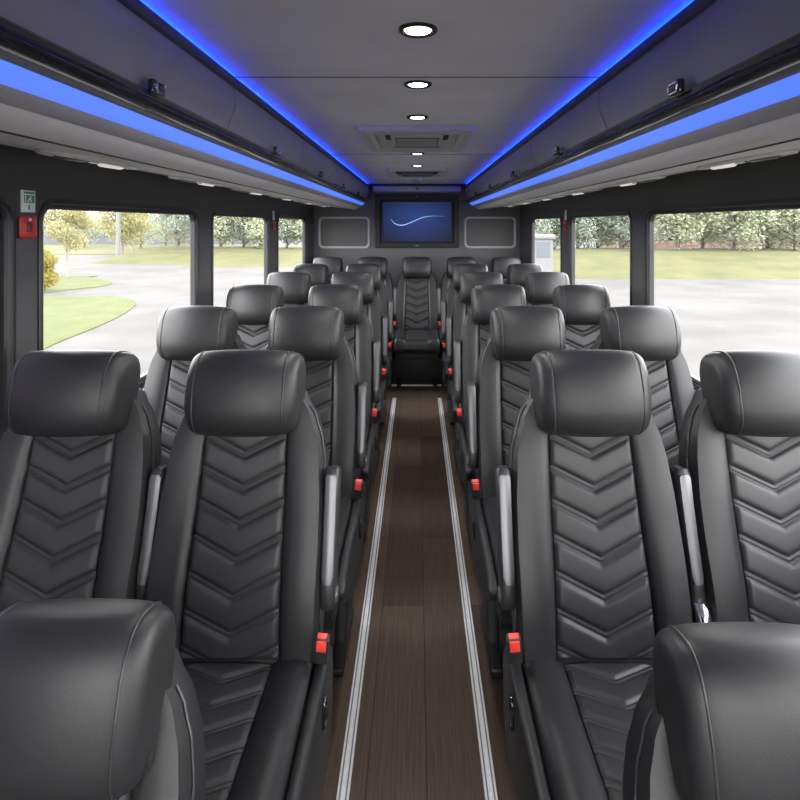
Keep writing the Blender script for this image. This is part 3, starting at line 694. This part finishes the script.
# left side
x, y = P(67, 278); tree(x, y, 4.1, 1.15, .95, 'leaf_yellow', 'young yellow-green tree with thin trunk on the farther lawn, outside big left window', 7000, .055, .05, 'barkpale')
x, y = P(45, 291.5)
e = empty('shrub', 'golden yellow shrub at the left edge of the big left window', 'shrub', (x, y, GZ)); MB().tube([(0, 0, -.05), (0, 0, .8)], [.03, .015], 6).build('stem', M['bark'], e)
foliage('foliage', [(0, 0, .45, .42), (-.15, .1, .8, .38), (.1, 0, 1.05, .30), (-.1, 0, 1.25, .25)], 3000, .045, 'leaf_gold', e)
x, y = P(122, 257); tree(x, y, 4.6, 1.8, .75, 'leaf_yellow', 'pale yellow-green tree beside a white pole, outside big left window', 5500, .085, .11, 'barkpale', nb=13)
x, y = P(104, 255); tree(x, y + 4, 4.2, 1.6, 1.0, 'leaf_yellow', 'small hazy tree left of the white pole, outside big left window', 3500, .09, .08, 'barkpale', nb=12)
x, y = P(126.5, 258.5); tag(MB().tube([(x, y - 1, GZ - .1), (x, y - 1, GZ + 6)], [.14, .12], 10).build('utility_pole', M['bwhite']), 'tall white pole standing on the grass outside the big left window', 'pole')
x, y = P(177, 258); tree(x, y, 5.2, 1.75, .5, 'leaf_grey', 'grey-green leafy tree at the right edge of the big left window', 5500, .085, .10, nb=13, z0=GZ + .4)
x, y = P(160, 257); tree(x, y + 3, 4.0, 1.5, .8, 'leaf_yellow', 'short pale tree left of the grey-green one, outside big left window', 3500, .09, .07, nb=12)
tl = ['grey-green tree at the left edge of the second left window', 'full leafy tree in the middle of the second left window', 'tall leafy tree at the right edge of the second left window', 'leafy tree at the left edge of the farthest left window', 'leafy tree at the right edge of the farthest left window']
for i, px in enumerate((216, 236, 258, 282, 302)):
    x, y = P(px, 257.5); tree(x, y + random.uniform(0, 2), 5.6, 1.9, .0, 'leaf_grey' if i % 2 else 'leaf_green', tl[i], 5500, .10, .10, nb=12, group='trees beyond the left windows', z0=GZ + .45, droop=.5)
# right side
tr = [(678, 'loose willow-like tree left of centre in the big right window, beside the white pillar'), (703, 'grey-green tree with several dark trunks in the middle of the big right window'), (735, 'wide pale green tree right of the middle trunks in the big right window'), (768, 'dense drooping tree towards the right of the big right window'), (795, 'dense pale tree cut off at the right edge of the photo')]
for i, (px, lb) in enumerate(tr):
    d = 31 + (i % 2) * 2 + random.uniform(-.5, .5)
    tree((px - 417) * d / 550, d, 5.2 + .5 * (i % 3), 2.25, .25 if i in (0, 1) else -.1, 'leaf_green', lb, 7500, .10, .10, nb=17, group='trees beyond the right windows', z0=GZ + .65, droop=.7)
x0 = 0
tr2 = [(535, 'grey-green tree behind the white booth in the farthest right window'), (553, 'grey-green tree right of the white booth in the farthest right window'), (578, 'leafy tree at the left edge of the second right window'), (598, 'full leafy tree in the middle of the second right window'), (622, 'leafy tree at the right edge of the second right window')]
for i, (px, lb) in enumerate(tr2):
    d = 33 + (i % 2) * 1.5
    tree((px - 417) * d / 550, d, 5.6, 2.1, -.1, 'leaf_green' if i % 2 else 'leaf_grey', lb, 6500, .10, .12, nb=13, group='trees beyond the right windows', z0=GZ + .6, droop=.5)
# building behind the trees on the right
b = empty('office_building', 'low brick and white office building behind the trees outside the big right window', 'building', (25, 44, GZ))
MB().box(-8.5, 18, -.1, 6, 0, 1.05).build('brick_base', M['brick'], b, smooth=0)
MB().box(-8.7, 18, -.3, 6, 2.9, 3.6).build('fascia', M['bwhite'], b, smooth=0)
MB().box(-8.5, 18, .3, 6, 1.0, 3.0).build('wall', M['bglass'], b, smooth=0)
MB().box(-8.5, 18, -.2, .4, 1.0, 1.16).build('sill', M['bwhite'], b, smooth=0)
for k in range(8): MB().box(-8.4 + k * 3.4, -8.05 + k * 3.4, -.2, .4, 1.0, 3.0).build('pillar', M['bwhite'], b, smooth=0)
for px, dd, lb in ((84, 52, 'distant pale tree left of the white pole, in front of the far building'), (141, 50, 'distant pale tree right of the white pole, in front of the far building'), (166, 54, 'distant pale tree beside the grey-green tree, in front of the far building')):
    tree((px - 417) * dd / 550, dd, 4.6, 2.3, .3, 'leaf_green', lb, 3500, .10, .1, nb=12, group='distant trees outside the big left window')
# building far left
b = empty('far_building', 'hazy grey-blue building far behind the trees outside the big left window', 'building', (-34, 62, GZ))
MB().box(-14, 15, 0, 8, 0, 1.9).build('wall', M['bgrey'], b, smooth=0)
MB().prism([(-14.5, 1.9), (-9, 2.6), (9, 2.6), (15.5, 1.9)], 'y', -.4, 8.4).build('roof', M['bwhite'], b, smooth=0)
for k in range(6): MB().box(-12 + k * 4.4, -10 + k * 4.4, -.06, .1, .7, 1.5).build('window', M['bglass'], b, smooth=0)
# white booth at the lot edge
e = empty('shelter_booth', 'small white booth with flat roof at the lot edge, in the farthest right window', 'booth', (5.25, 23.2, GZ))
MB().box(-.40, .40, -.35, .35, 0, 1.62).build('body', M['bwhite'], e, smooth=0)
MB().box(-.48, .48, -.43, .43, 1.62, 1.80, .02).build('roof', M['bwhite'], e)
MB().box(-.30, .28, -.365, -.34, .85, 1.5).build('window', M['bglass'], e, smooth=0)

# ---------------------------------------------------------------- light
w = bpy.data.worlds.new('sky'); S.world = w; w.use_nodes = True; nt = w.node_tree
bg = nt.nodes['Background']; tc = nt.nodes.new('ShaderNodeTexCoord'); sp = nt.nodes.new('ShaderNodeSeparateXYZ'); r = nt.nodes.new('ShaderNodeValToRGB')
r.color_ramp.elements[0].position = .0; r.color_ramp.elements[0].color = (.97, .955, .94, 1); r.color_ramp.elements[1].position = .8; r.color_ramp.elements[1].color = (.93, .955, 1, 1)
nt.links.new(tc.outputs['Generated'], sp.inputs[0]); nt.links.new(sp.outputs['Z'], r.inputs['Fac']); nt.links.new(r.outputs['Color'], bg.inputs['Color'])
bg.inputs['Strength'].default_value = 11

# ---------------------------------------------------------------- camera
cam = bpy.data.cameras.new('camera'); co = bpy.data.objects.new('camera', cam); COL.objects.link(co)
co.location = (0, 0, CZ); co.rotation_euler = (PI / 2, 0, 0)
cam.sensor_width = 36; cam.lens = 550 / 800 * 36; cam.shift_x = -17 / 800; cam.shift_y = -176 / 800; cam.clip_start = .02; cam.clip_end = 500
S.camera = co
vs_ = S.view_settings; S.display_settings.display_device = 'sRGB'; vs_.view_transform = 'Standard'; vs_.look = 'None'; vs_.gamma = 1; vs_.exposure = 0.22; vs_.use_curve_mapping = False
S.cycles.use_denoising = True; S.cycles.max_bounces = 10; S.cycles.diffuse_bounces = 6; S.cycles.transparent_max_bounces = 12; S.cycles.sample_clamp_indirect = 6
